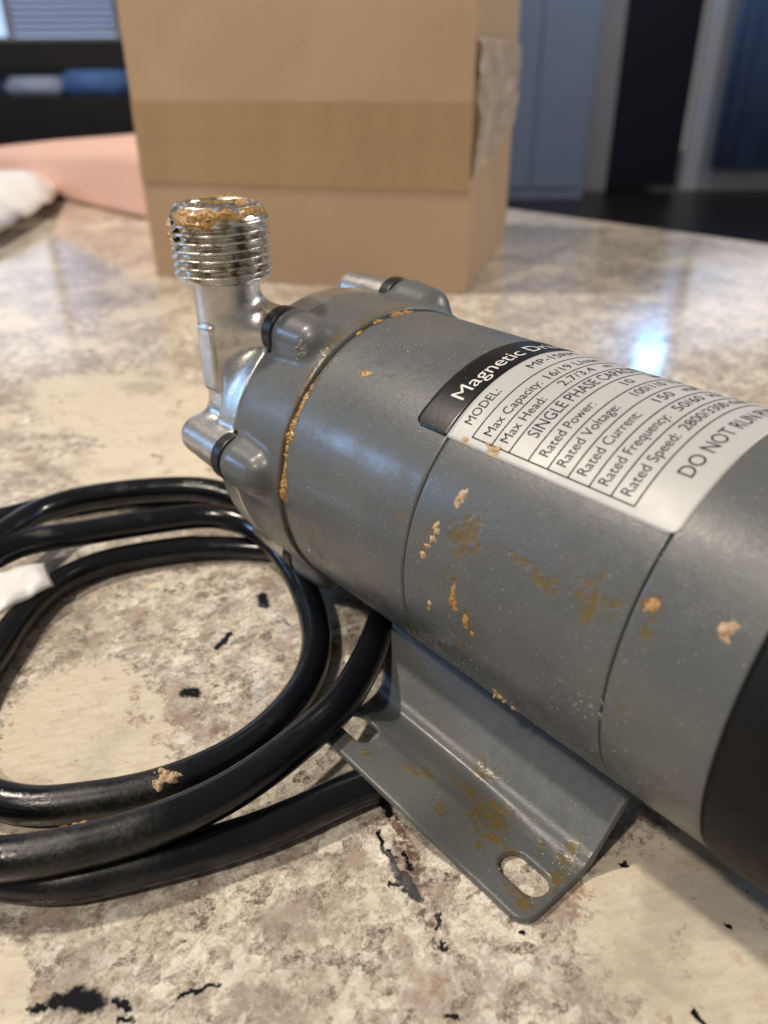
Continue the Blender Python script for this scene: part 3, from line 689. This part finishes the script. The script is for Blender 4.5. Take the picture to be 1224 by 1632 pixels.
# ------------------------------------------------------------------ power cable
CP = [(-190, -175, 3.4), (-165, -120, 3.4), (-146, -80, 3.4), (-141, -63, 3.4), (-139, -50, 3.4), (-131, -30, 3.4), (-112, -6, 3.4), (-90, 8, 3.4), (-60, 12, 3.3), (-25, 10, 3.2), (-6, 0, 3.0), (1.5, -18, .8), (1.6, -26, .7), (1.2, -31.5, .8), (.7, -35.5, 1.6), (.0, -39, 2.9), (-.7, -42.3, 3.3),
      (-1.4, -45.0, 3.38), (-2.5, -50, 3.4), (-3.7, -57, 3.4), (-5.8, -65.5, 3.4), (-9.3, -75, 3.4), (-13.2, -84, 3.4), (-17.8, -92.5, 3.4), (-28, -102, 3.4), (-50, -113, 3.4), (-75, -112, 3.4), (-100, -97, 5), (-109, -80, 8.5),
      (-112, -66.4, 10), (-107, -52.3, 10), (-101, -37, 10), (-94, -23, 9.8), (-85, -17.2, 9.4), (-73, -16.6, 9.0), (-60, -18.6, 7.0), (-47.5, -23, 5), (-38, -28.5, 3.8), (-30.5, -36.2, 3.4), (-25.6, -45, 3.4), (-22.9, -54.7, 3.4), (-22.9, -64, 3.4), (-25.3, -74, 3.4), (-29.9, -83, 3.4), (-36, -91.5, 3.4),
      (-46, -97.5, 3.4), (-58, -97.5, 3.4), (-71, -91, 3.4), (-82, -81.9, 3.4), (-89.5, -75.5, 3.4), (-96, -68.2, 3.4), (-99.9, -59.7, 3.4), (-100.2, -49.9, 3.4), (-97, -39.3, 3.3), (-91.2, -28, 3.2), (-82, -17.4, 2.9), (-70, -9, 3.0), (-56, -5.0, 3.3), (-45, -6.0, 3.8),
      (-36, -11.0, 6.2), (-27.5, -19.8, 8.8), (-19.5, -30.6, 9.8), (-14.5, -40.2, 10), (-12.0, -50.5, 10), (-10.5, -61.7, 10), (-10.8, -71, 10), (-12.8, -80, 10), (-16.5, -89.3, 10), (-22.5, -99.5, 10), (-36, -112, 10), (-60, -121, 10), (-85, -117, 10), (-103, -98, 11), (-112, -76, 11.5),
      (-120.4, -64, 11), (-125.0, -56, 10.4), (-125.7, -46.2, 10), (-120.3, -32.4, 10), (-111.5, -19.6, 10), (-105, -14, 9.5), (-96, -8, 7), (-86, -1, 4.2), (-72, 4, 3.4), (-52, 3, 3.6), (-42, 2, 6)]
def catmull(P, k=10):
    P = np.array(P, float); out = []
    P = np.vstack([2*P[0]-P[1], P, 2*P[-1]-P[-2]])
    for i in range(1, len(P)-2):
        p0, p1, p2, p3 = P[i-1:i+3]
        d = [max(1e-3, np.linalg.norm(b-a)**.5) for a, b in ((p0, p1), (p1, p2), (p2, p3))]
        t0, t1 = 0, d[0]; t2 = t1+d[1]; t3 = t2+d[2]
        for s_ in range(k):
            t = t1+(t2-t1)*s_/k
            A1_ = (t1-t)/(t1-t0)*p0+(t-t0)/(t1-t0)*p1; A2 = (t2-t)/(t2-t1)*p1+(t-t1)/(t2-t1)*p2; A3 = (t3-t)/(t3-t2)*p2+(t-t2)/(t3-t2)*p3
            B1 = (t2-t)/(t2-t0)*A1_+(t-t0)/(t2-t0)*A2; B2 = (t3-t)/(t3-t1)*A2+(t-t1)/(t3-t1)*A3
            out.append((t2-t)/(t2-t1)*B1+(t-t1)/(t2-t1)*B2)
    out.append(P[-2]); return np.array(out)
C_ = catmull(CP)
for _ in range(6): C_[1:-1] = C_[1:-1]*.5+(C_[:-2]+C_[2:])*.25
rad = np.where(C_[:, 2] < 3.2, np.minimum(3.35, np.maximum(.5, C_[:, 2]-.05)), 3.35)
def tube(name, P, rad, mat, parent=None, k=28, attr=None, caps=True):
    T = np.gradient(P, axis=0); T /= np.linalg.norm(T, axis=1)[:, None]
    N = np.zeros_like(P); up = np.array([0, 0, 1.])
    V = []
    for p, t, r in zip(P, T, rad):
        s_ = np.cross(t, up); s_ /= np.linalg.norm(s_); u_ = np.cross(s_, t)
        a = np.arange(k)*2*np.pi/k
        V.append(p+r*(np.cos(a)[:, None]*s_+np.sin(a)[:, None]*u_))
    n_ = len(P); V = np.concatenate(V)
    i = np.arange(n_-1)[:, None]*k; j = np.arange(k)[None]; j2 = (j+1) % k
    F = np.stack([i+j, i+k+j, i+k+j2, i+j2], 2).reshape(-1, 4)
    return mesh(name, V, F, mat, parent, True, attr(V) if attr else None)
def cable_dirt(V):
    d = np.zeros(len(V))
    for cx, cy, r in ((-24, -76, 7), (-29, -84, 6), (-13.5, -83, 6), (-18, -91, 6)):
        d = np.maximum(d, np.clip(1.3-np.hypot(V[:, 0]-cx, V[:, 1]-cy)/r, 0, 1))
    return {'dirt': d}
cable = tube('power_cable', C_, rad, M_CABLE, None, 28, cable_dirt)
tag(cable, 'black round power cable coiled in loose loops on the granite beside the pump', 'cable')
# smears of residue on the cable
def on_cable(i0, i1, a0, a1, B, mat, seed, name='residue'):
    T = np.gradient(C_, axis=0); L = np.concatenate([[0], np.cumsum(np.linalg.norm(np.diff(C_, axis=0), axis=1))])
    def mp(u, v, h):
        P = np.stack([np.interp(u, L, C_[:, k]) for k in range(3)], -1)
        t = np.stack([np.interp(u, L, T[:, k]) for k in range(3)], -1); t /= np.linalg.norm(t, axis=-1)[..., None]
        s_ = np.cross(t, [0, 0, 1.]); s_ /= np.linalg.norm(s_, axis=-1)[..., None]; u_ = np.cross(s_, t)
        a = v/3.35; r = (3.35+h-.03)[..., None]
        return P+r*(np.cos(a)[..., None]*s_+np.sin(a)[..., None]*u_)
    return patch(name, mp, i0, i1, a0, a1, .15, thh(B, seed), mat, cable), L
Lc = np.concatenate([[0], np.cumsum(np.linalg.norm(np.diff(C_, axis=0), axis=1))])
def near(x, y, z): return Lc[np.argmin(((C_-np.array([x, y, z]))**2).sum(1))]
u = near(-24.6, -71.5, 3.4); on_cable(u-5, u+5, 2, 9, [(u-1, 7, 1.6, .9, .5), (u+.5, 5.6, 1.1, 1.6, .5), (u+1.5, 7.4, .8, 1.0, .4)], M_FLAKE, 2.0, 'dried_flake')
u = near(-17, -90, 10); on_cable(u-6, u+6, 0, 6, [(u-1, 1.8, 2.8, .8, .35), (u+1.8, 1.2, 1.6, .7, .3), (u-2.6, 2.4, 1.2, .5, .3)], M_RES, 4.0)
# cable gland under the pump where the cable goes in
V, F = nets(lambda X, Y, Z: smin(cylz(X, Y, Z, 2.0, 12, -42, 2, 4.6, 1.0), cylz(X, Y, Z, 5.5, 12, -42, 2, 6.0, .6), .8), (-50, -6, .8), (-34, 10, 12.6), .5)
mesh('cable_gland', V, F, M_RUB, pump)

# ------------------------------------------------------------------ setting: counter, floor, wall
ex = [(-1300, 438.5), (-416.8, 492.1), (-202, 505.0), (300, 535.3), (900, 571.5)]
bm = bmesh.new()
def rslab(name, poly, z0, z1, mat, bev):
    bm = bmesh.new(); vs = [bm.verts.new((x, y, z1)) for x, y in poly]; f = bm.faces.new(vs)
    r = bmesh.ops.extrude_face_region(bm, geom=[f]); 
    for v in [g for g in r['geom'] if isinstance(g, bmesh.types.BMVert)]: v.co.z = z0
    bmesh.ops.recalc_face_normals(bm, faces=bm.faces[:])
    ed = [e for e in bm.edges if abs(e.verts[0].co.z-e.verts[1].co.z) < 1e-4]
    bmesh.ops.bevel(bm, geom=ed, offset=bev, segments=6, affect='EDGES')
    bm.verts.index_update(); V = np.array([tuple(v.co) for v in bm.verts]); F = [[v.index for v in f.verts] for f in bm.faces]; bm.free()
    o = mesh(name, V, F, mat, None, False); return o
ct = rslab('countertop', [(-1250, 441), (-1250, -700), (900, -700), (900, 571)], -32, 0, M_GRAN, 9)
tag(ct, kind='structure')
n = NT('base_cabinet'); M_CAB = n.set(color=(.30, .28, .26), rough=.5)
boxm('counter_base', (-1180, -650, -900), (860, 400, -33), M_CAB)['kind'] = 'structure'
n = NT('dark_floorboards')
sp_ = n.vmx('MULTIPLY', n.p, (.002, .02, .02))
M_FLOOR = n.set(color=n.mix(n.noise(1.0, 4, .6, sp_), (.012, .008, .007), (.030, .020, .016)), rough=.35)
fl = mesh('floor', [RM(-9000, -5000, -900), RM(9000, -5000, -900), RM(9000, 12000, -900), RM(-9000, 12000, -900)], [[0, 1, 2, 3]], M_FLOOR, None, False)
fl['kind'] = 'structure'
n = NT('wall_paint'); M_WALL = n.set(color=n.mix(n.noise(.002, 3), (.45, .46, .50), (.52, .53, .58)), rough=.7)
WD = 8000
k = 1/1428*WD
def wx(px): return (px-612)*k
def wz(py): return 113+(111-py)/1642*WD
def wallbox(name, px0, px1, z0, z1, d0, d1, mat, parent=None, bev=0):
    return boxm(name, (wx(px0), WD-d1, z0), (wx(px1), WD-d0, z1), mat, parent, bev, RM)
for (p0, p1, z0, z1) in ((-900, -330, -900, 3200), (-330, 205, -900, wz(56)), (-330, 205, 2500, 3200), (205, 985, -900, 3200), (985, 1120, 2000, 3200), (1120, 1700, -900, 3200)):
    o = wallbox('wall', p0, p1, z0, z1, -100, 0, M_WALL); o['kind'] = 'structure'
# near-black slab behind the doorway, the unlit room's darkness put into its colour
n = NT('dark_room'); M_DARK = n.set(color=(.006, .009, .02), rough=.7)
boxm('hallway', (wx(960), WD+1500, -900), (wx(1150), WD+1600, 2400), M_DARK, None, 0, RM)['kind'] = 'structure'
# window with blinds
n = NT('daylight_glass'); M_GLOW = n.set(color=(.5, .6, .8), ecol=(.50, .70, 1.0), estr=1.0, rough=.3)
n = NT('white_trim'); M_TRIM = n.set(color=(.75, .76, .80), rough=.4)
n = NT('grey_blind'); M_BLIND = n.set(color=(.80, .78, .92), rough=.5)
win = tag(empty('window', RM(wx(-60), WD-20, wz(56))), 'window with closed grey blinds and a bright blue strip of daylight at its left, above the dark chair', 'window')
def chl(o, p):
    o.location = -p.location; return o
chl(wallbox('window_pane', -330, 205, wz(56), 2500, -60, -40, M_GLOW, win), win)
for a, b in ((-335, -320), (195, 210), (25, 34)):
    chl(wallbox('window_frame', a, b, wz(62), 2520, -38, 30, M_TRIM, win), win)
chl(wallbox('window_sill', -345, 220, wz(64), wz(56), -38, 60, M_TRIM, win), win)
z = wz(56)+10
first = None
while z < 2440:
    if first is None:
        zz0 = z; first = boxm('blind_slat', (wx(34), WD-12, z), (wx(195), WD-4, z+43), M_BLIND, win, 0, RM); chl(first, win)
    else:
        c = first.copy(); COL.objects.link(c); c.location = first.location+Vector((0, 0, (z-zz0)*S))
    z += 48
# right of the box: jamb, post, leaning post, curtains
n = NT('blue_grey_paint'); M_BLUEG = n.set(color=n.mix(n.noise(.004, 3), (.30, .37, .52), (.38, .46, .62)), rough=.5)
n = NT('taupe_trim'); M_TAUPE = n.set(color=(.50, .47, .47), rough=.5)
n = NT('opening_dark'); M_NAVY = n.set(color=(.004, .007, .020), rough=.6)  # colour carries the darkness of the open doorway
n = NT('curtain_blue'); M_CURT = n.set(color=n.mix(n.noise(.006, 3), (.12, .20, .42), (.26, .38, .65)), rough=.7)
n = NT('curtain_pale'); M_CURP = n.set(color=n.mix(n.noise(.006, 3), (.40, .42, .50), (.58, .60, .66)), rough=.7)
cabn = tag(empty('tall_cupboard', RM(wx(870), WD-400, -900)), 'tall blue-grey cupboard standing against the wall directly right of the cardboard box', 'cupboard')
chl(boxm('cupboard_body', (wx(760), WD-600, -900), (wx(925), WD-20, 2300), M_BLUEG, cabn, 12, RM), cabn)
chl(boxm('cupboard_door', (wx(768), WD-625, -800), (wx(838), WD-602, 2250), M_BLUEG, cabn, 6, RM), cabn)
chl(boxm('cupboard_door', (wx(842), WD-625, -800), (wx(917), WD-602, 2250), M_BLUEG, cabn, 6, RM), cabn)
door = tag(empty('doorway', RM(wx(1040), WD, -900)), 'dark open doorway between two pale trim posts at the right', 'doorway')
chl(wallbox('door_frame', 928, 985, -900, 2100, 0, 60, M_TAUPE, door, 5), door)
chl(wallbox('door_frame', 1112, 1140, -900, 2100, 0, 60, M_TRIM, door, 5), door)
chl(wallbox('door_frame', 985, 1112, 2000, 2100, 0, 60, M_TRIM, door, 5), door)
chl(wallbox('opening_fill', 992, 1108, -880, 1995, -70, -20, M_NAVY, door, 5), door)  # dark sheet filling the opening in place of its shade
# curtain: wavy sheet
def curtain(p0, p1, z0, z1, mat, lab):
    nn = 60; V = []; 
    for i in range(nn+1):
        x = wx(p0)+(wx(p1)-wx(p0))*i/nn
        for zz in (z0, z1):
            V.append(RM(x, WD-150+35*math.sin(i*.9)+12*math.sin(i*2.3), zz))
    F = [[2*i, 2*i+2, 2*i+3, 2*i+1] for i in range(nn)]
    o = mesh('curtain', V, F, mat); so = o.modifiers.new('thick', 'SOLIDIFY'); so.thickness = .006
    return tag(o, lab, 'curtain')
curtain(1150, 1262, -700, 2300, M_CURT, 'deep blue curtain hanging just right of the doorway')
curtain(1262, 1420, -700, 2300, M_CURP, 'pale grey curtain at the far right beyond the blue one')
# ceiling-high transom windows (their daylight glints in the polished stone)
def refl(px, py, D):
    v = FW+(px-612)/FPX*RT+(py-816)/FPX*DN; t = -CAM[2]/v[2]; P = CAM+t*v; v = v*np.array([1, 1, -1])
    hf = np.array([-math.sin(ang), math.cos(ang)]); s_ = (D-(P[:2]-CAM[:2])@hf)/(v[:2]@hf); Q = P+s_*v
    rt2 = np.array([math.cos(ang), math.sin(ang)]); return (Q[:2]-CAM[:2])@rt2, Q[2]
def transom(px, py, wdt, hgt, strength, lab, col):
    x, z = refl(px, py, 7600)
    t = tag(empty('high_window', RM(x, 7600, z)), lab, 'window')
    nn = NT('transom_glass'); mm = nn.set(color=(.3, .4, .5), ecol=col, estr=strength)
    chl(boxm('window_pane', (x-wdt/2, 7600, z-hgt/2), (x+wdt/2, 7615, z+hgt/2), mm, t, 0, RM), t)
    for a, b, c, d in ((-wdt/2-60, -wdt/2, -hgt/2-60, hgt/2+60), (wdt/2, wdt/2+60, -hgt/2-60, hgt/2+60), (-wdt/2, wdt/2, hgt/2, hgt/2+60), (-wdt/2, wdt/2, -hgt/2-60, -hgt/2)):
        chl(boxm('window_frame', (x+a, 7590, z+c), (x+b, 7630, z+d), M_TRIM, t, 0, RM), t)
transom(1033, 572, 240, 300, 30, 'small bright high window whose blue glare shows in the granite behind the label', (.12, .45, 1.0))
transom(1165, 490, 900, 900, 1.3, 'wide pale high window at the right whose sheen lies on the counter', (.72, .80, 1.0))
transom(25, 490, 900, 1300, 1.3, 'wide pale high window at the left whose sheen lies on the counter', (.80, .84, 1.0))

pts, nr = [], []  # pale grains put in as glints of the polished crystals
for k in range(420):
    x, y = random.uniform(-70, 60), random.uniform(-110, -22)
    pts.append((x, y, 0)); nr.append((0, 0, 1))
cr = grit('glint_grains', pts, nr, .05, .20, None); cr['label'] = 'tiny pale grains added on the granite counter for the glints of its crystals'
# ------------------------------------------------------------------ cardboard box
n = NT('cardboard')
st = n.noise(.5, 3, .6, n.vmx('MULTIPLY', n.p, (1, 1, .02)))
c = n.mix(n.ss(n.noise(.012, 4), .4, .65), (.45, .315, .195), (.50, .355, .225))
c = n.mix(n.mt('MULTIPLY', n.ss(st, .55, .7), .12), c, (.36, .22, .11))
c = n.mix(n.mt('MULTIPLY', n.ss(n.noise(.045, 5, .7), .60, .68), .35), c, (.36, .245, .15))
n.bump(n.noise(.25, 4), .2, .0006)
M_CARD = n.set(color=c, rough=.62)
n = NT('brown_tape')
M_TAPE = n.set(color=n.mix(n.ss(n.noise(.06, 4, .6, n.vmx('MULTIPLY', n.p, (.5, .5, .05))), .35, .70), (.38, .255, .14), (.425, .29, .165)), rough=.32); n.bump(n.noise(.03, 4, .6, n.vmx('MULTIPLY', n.p, (1, 1, .3))), .5, .002); 
n = NT('clear_tape'); n.bump(n.noise(.04, 5, .65, dist=1.0), .8, .004)
M_CLEAR = n.set(color=(.80, .68, .55), rough=.15, alpha=n.rng(n.noise(.05, 4), .35, .65, .35, .75), spec=1.0)
BK = np.array([-240.9, 223.6]); BL = np.array([-403.6, 112.1]); BD = np.array([-330.1, 382.4])
eu = BL-BK; Wb = np.linalg.norm(eu); eu /= Wb; ev = np.array([-eu[1], eu[0]]); 
if ev@(BD-BK) < 0: ev = -ev
Db = 176.0; HB = 215.0
box = tag(empty('cardboard_box', (BK[0], BK[1], 0)), 'large brown cardboard box with tape bands standing on the counter behind the pump', 'box')
def BX(u, v, z): p = BK+eu*u+ev*v-BK; return np.array([p[0], p[1], z])
wobble = lambda u, v, z: BX(u, v+1.2*math.sin(u*.03+z*.02) if v < 1 else v, z)
def grid_panel(name, f, nu, nv, mat, parent, th=3.0, smooth=False):
    V = [f(i/nu, j/nv) for i in range(nu+1) for j in range(nv+1)]
    F = [[i*(nv+1)+j, (i+1)*(nv+1)+j, (i+1)*(nv+1)+j+1, i*(nv+1)+j+1] for i in range(nu) for j in range(nv)]
    o = mesh(name, V, F, mat, parent, smooth); s_ = o.modifiers.new('thick', 'SOLIDIFY'); s_.thickness = th*S; s_.offset = 0
    return o
def bulge(a, b): return math.sin(math.pi*a)*math.sin(math.pi*min(1, b))
grid_panel('box_panel', lambda a, b: BX(a*Wb, 1.6-2.2*bulge(a, b)*.8, .3+b*(HB-.3)), 24, 24, M_CARD, box)
grid_panel('box_panel', lambda a, b: BX(1.6-2.0*bulge(a, b), 3.2+a*(Db-4.8), .3+b*(HB-.3)), 24, 24, M_CARD, box)
grid_panel('box_panel', lambda a, b: BX(Wb-1.6, 3.2+a*(Db-4.8), .3+b*(HB-.3)), 8, 8, M_CARD, box)
grid_panel('box_panel', lambda a, b: BX(3.4+a*(Wb-6.8), Db-.2, .3+b*(HB-.3)), 8, 8, M_CARD, box)
boxm('box_flap', (.5, .5, HB+.3), (Wb-.5, Db/2-.6, HB+3), M_CARD, box, .8, BX)
boxm('box_flap', (.5, Db/2+.6, HB+.3), (Wb-.5, Db, HB+3), M_CARD, box, .8, BX)
def zk(py):   # height of a pixel row on the near corner edge
    v = FW+(744-612)/FPX*RT+(py-816)/FPX*DN; d = np.array([BK[0]-CAM[0], BK[1]-CAM[1]]); t = (d@d)/(v[:2]@d); return CAM[2]+t*v[2]
def tape_band(name, z0, z1, off, mat):
    grid_panel(name, lambda a, b: BX(a*(Wb+.6)-.3, 1.6-2.2*bulge(a, (z0+(z1-z0)*b)/HB)*.8-1.7-off, z0+(z1-z0)*b), 40, 3, mat, box, .15)
z_a, z_b, z_c, z_d = zk(164), zk(236), zk(248), zk(306)
tape_band('brown_tape', z_b, z_a, .15, M_TAPE)
tape_band('brown_tape', z_d, z_b+1.2, .45, M_TAPE)
# wrinkled clear tape on the side
zt, zl = zk(58), zk(285)
def ct_(a, b):
    low = zl+(18 if 0 else 0)+a*22
    z_ = low+(zt-low)*b; wr = 7*(float(fbm(np.array([a*6.0]), np.array([b*4.0]))[0])-.45)
    return BX(-.9-2.0*bulge(a, z_/HB)-1.1-abs(wr), 2+a*(Db-6), z_)
grid_panel('clear_tape', ct_, 60, 50, M_CLEAR, box, .12, True)

# ------------------------------------------------------------------ small things at the left
n = NT('white_paper'); n.bump(n.noise(.08, 4), .5, .001); M_PAPER = n.set(color=(.86, .86, .87), rough=.45)
def crumple(name, quad, z0, z1, mat, nu=14, seed=0, amp=1.0, th=.4):
    q = [np.array(p, float) for p in quad]; V = []
    for i in range(nu+1):
        for j in range(nu+1):
            a, b = i/nu, j/nu; p = q[0]*(1-a)*(1-b)+q[1]*a*(1-b)+q[2]*a*b+q[3]*(1-a)*b
            h = float(fbm(np.array([a*3.3+seed]), np.array([b*2.6+seed]))[0])
            e = amp*(h-.5)
            ed = min(a, b, 1-a, 1-b)*6
            V.append([p[0]+e*1.2, p[1]-e, z0+(z1-z0)*(.35+.65*min(1, ed))+max(-.25, e)*1.8])
    F = [[i*(nu+1)+j, (i+1)*(nu+1)+j, (i+1)*(nu+1)+j+1, i*(nu+1)+j+1] for i in range(nu) for j in range(nu)]
    o = mesh(name, V, F, mat); s_ = o.modifiers.new('thick', 'SOLIDIFY'); s_.thickness = th*S; s_.offset = 1
    return o
tag(crumple('paper_scrap', [(-107.5, -74.5), (-104, -63.4), (-93.2, -65.3), (-89.5, -79.4)], 6.7, 8.6, M_PAPER, seed=2.2, amp=1.4), 'small white paper scrap resting on the cable loop at the left edge', 'paper')
tag(crumple('paper_napkin', [(-1000, 60), (-830, 215), (-690, 150), (-560, 60)], 2, 26, M_PAPER, 20, 5.1, 9, 1.0), 'white crumpled paper napkin lying far back at the left in front of the pink packet', 'napkin')
n = NT('pink_paper'); M_PINK = n.set(color=n.mix(n.noise(.01, 3), (.72, .44, .34), (.78, .50, .40)), rough=.6)
# pink wedge-shaped packet
P0, P1 = np.array([-600., 200.]), np.array([-1010., 180.]); dv = np.array([-130., 330.])
V = []
for t, hh in ((0, 62), (.06, 64), (.5, 52), (1, 34)):
    p = P0*(1-t)+P1*t
    for (f_, g) in ((0, 0), (0, .8), (.06, 1), (.9, .95), (1, .7), (1, 0)):
        V.append([p[0]+dv[0]*f_, p[1]+dv[1]*f_, .5+hh*g])
F = []
for i in range(3):
    for j in range(6): F.append([i*6+j, i*6+(j+1) % 6, (i+1)*6+(j+1) % 6, (i+1)*6+j])
F += [[5, 4, 3, 2, 1, 0], [18, 19, 20, 21, 22, 23]]
pk = mesh('pink_packet', V, F, M_PINK, None, False)
bv = pk.modifiers.new('soft', 'BEVEL'); bv.width = .006; bv.segments = 3
tag(pk, 'pale pink paper packet tapering to the left, lying behind the cardboard box at far left', 'packet')
# dark chair beyond the counter
n = NT('dark_wood'); M_WOOD = n.set(color=n.mix(n.noise(.02, 4, .6), (.006, .005, .007), (.014, .011, .012)), rough=.35)
chd = 1560
def cz(py): return 113+(111-py)/1642*chd
def cx(px): return (px-612)/1428*chd
chair = tag(empty('chair', RM(cx(60), chd, -900)), 'dark wooden bar chair with horizontal back rails standing behind the counter at upper left', 'chair')
ch = lambda o: chl(o, chair)
L_, R_ = cx(-190), cx(262)
ch(boxm('top_rail', (L_, chd, cz(108)), (R_, chd+24, cz(62)), M_WOOD, chair, 4, RM))
ch(boxm('back_panel', (L_+20, chd+3, cz(262)), (R_-20, chd+20, cz(150)), M_WOOD, chair, 3, RM))
for x0 in (L_, R_-34): ch(boxm('leg', (x0, chd-2, -900), (x0+34, chd+28, cz(64)), M_WOOD, chair, 3, RM))
for x0 in (L_, R_-34): ch(boxm('leg', (x0, chd+400, -900), (x0+34, chd+430, -180), M_WOOD, chair, 3, RM))
ch(boxm('seat', (L_, chd-4, -190), (R_, chd+440, -150), M_WOOD, chair, 6, RM))
for zz in (-650, -450): ch(boxm('stretcher', (L_+34, chd+6, zz), (R_-34, chd+24, zz+28), M_WOOD, chair, 3, RM))
# blue and white bundle seen between the rails, on a dark sideboard
sd = 2700
side = tag(empty('sideboard', RM(-1200, sd+200, -900)), 'dark sideboard behind the bar chair, carrying blue and white folded cloths', 'sideboard')
def sx(px): return (px-612)/1428*sd
def sz(py): return 113+(111-py)/1642*sd
chl(boxm('sideboard_body', (sx(-500), sd-200, -850), (sx(330), sd+300, sz(148)-30), M_WOOD, side, 4, RM), side)
chl(boxm('sideboard_top', (sx(-510), sd-215, sz(148)-30), (sx(340), sd+310, sz(148)-6), M_WOOD, side, 4, RM), side)
chl(boxm('sideboard_back', (sx(-500), sd+270, sz(148)-6), (sx(330), sd+300, sz(70)), M_WOOD, side, 4, RM), side)
for nm, p0, p1, top, col, lab in (('folded_cloth', -120, 30, 128, (.03, .055, .14), 'dark blue folded cloth on the sideboard, leftmost of the cloths'), ('folded_cloth', 40, 122, 118, (.42, .50, .68), 'pale blue white folded cloth on the sideboard, in the middle'), ('folded_cloth', 128, 205, 106, (.10, .22, .52), 'bright blue folded cloth on the sideboard nearest the cardboard box')):
    nn = NT('cloth_'+str(p0)); mm = nn.set(color=col, rough=.7)
    tag(boxm(nm, (sx(p0), sd-180, sz(148)-5), (sx(p1), sd+120, sz(top)), mm, None, 14, RM, True), lab, 'cloth', 'folded cloths on the sideboard')
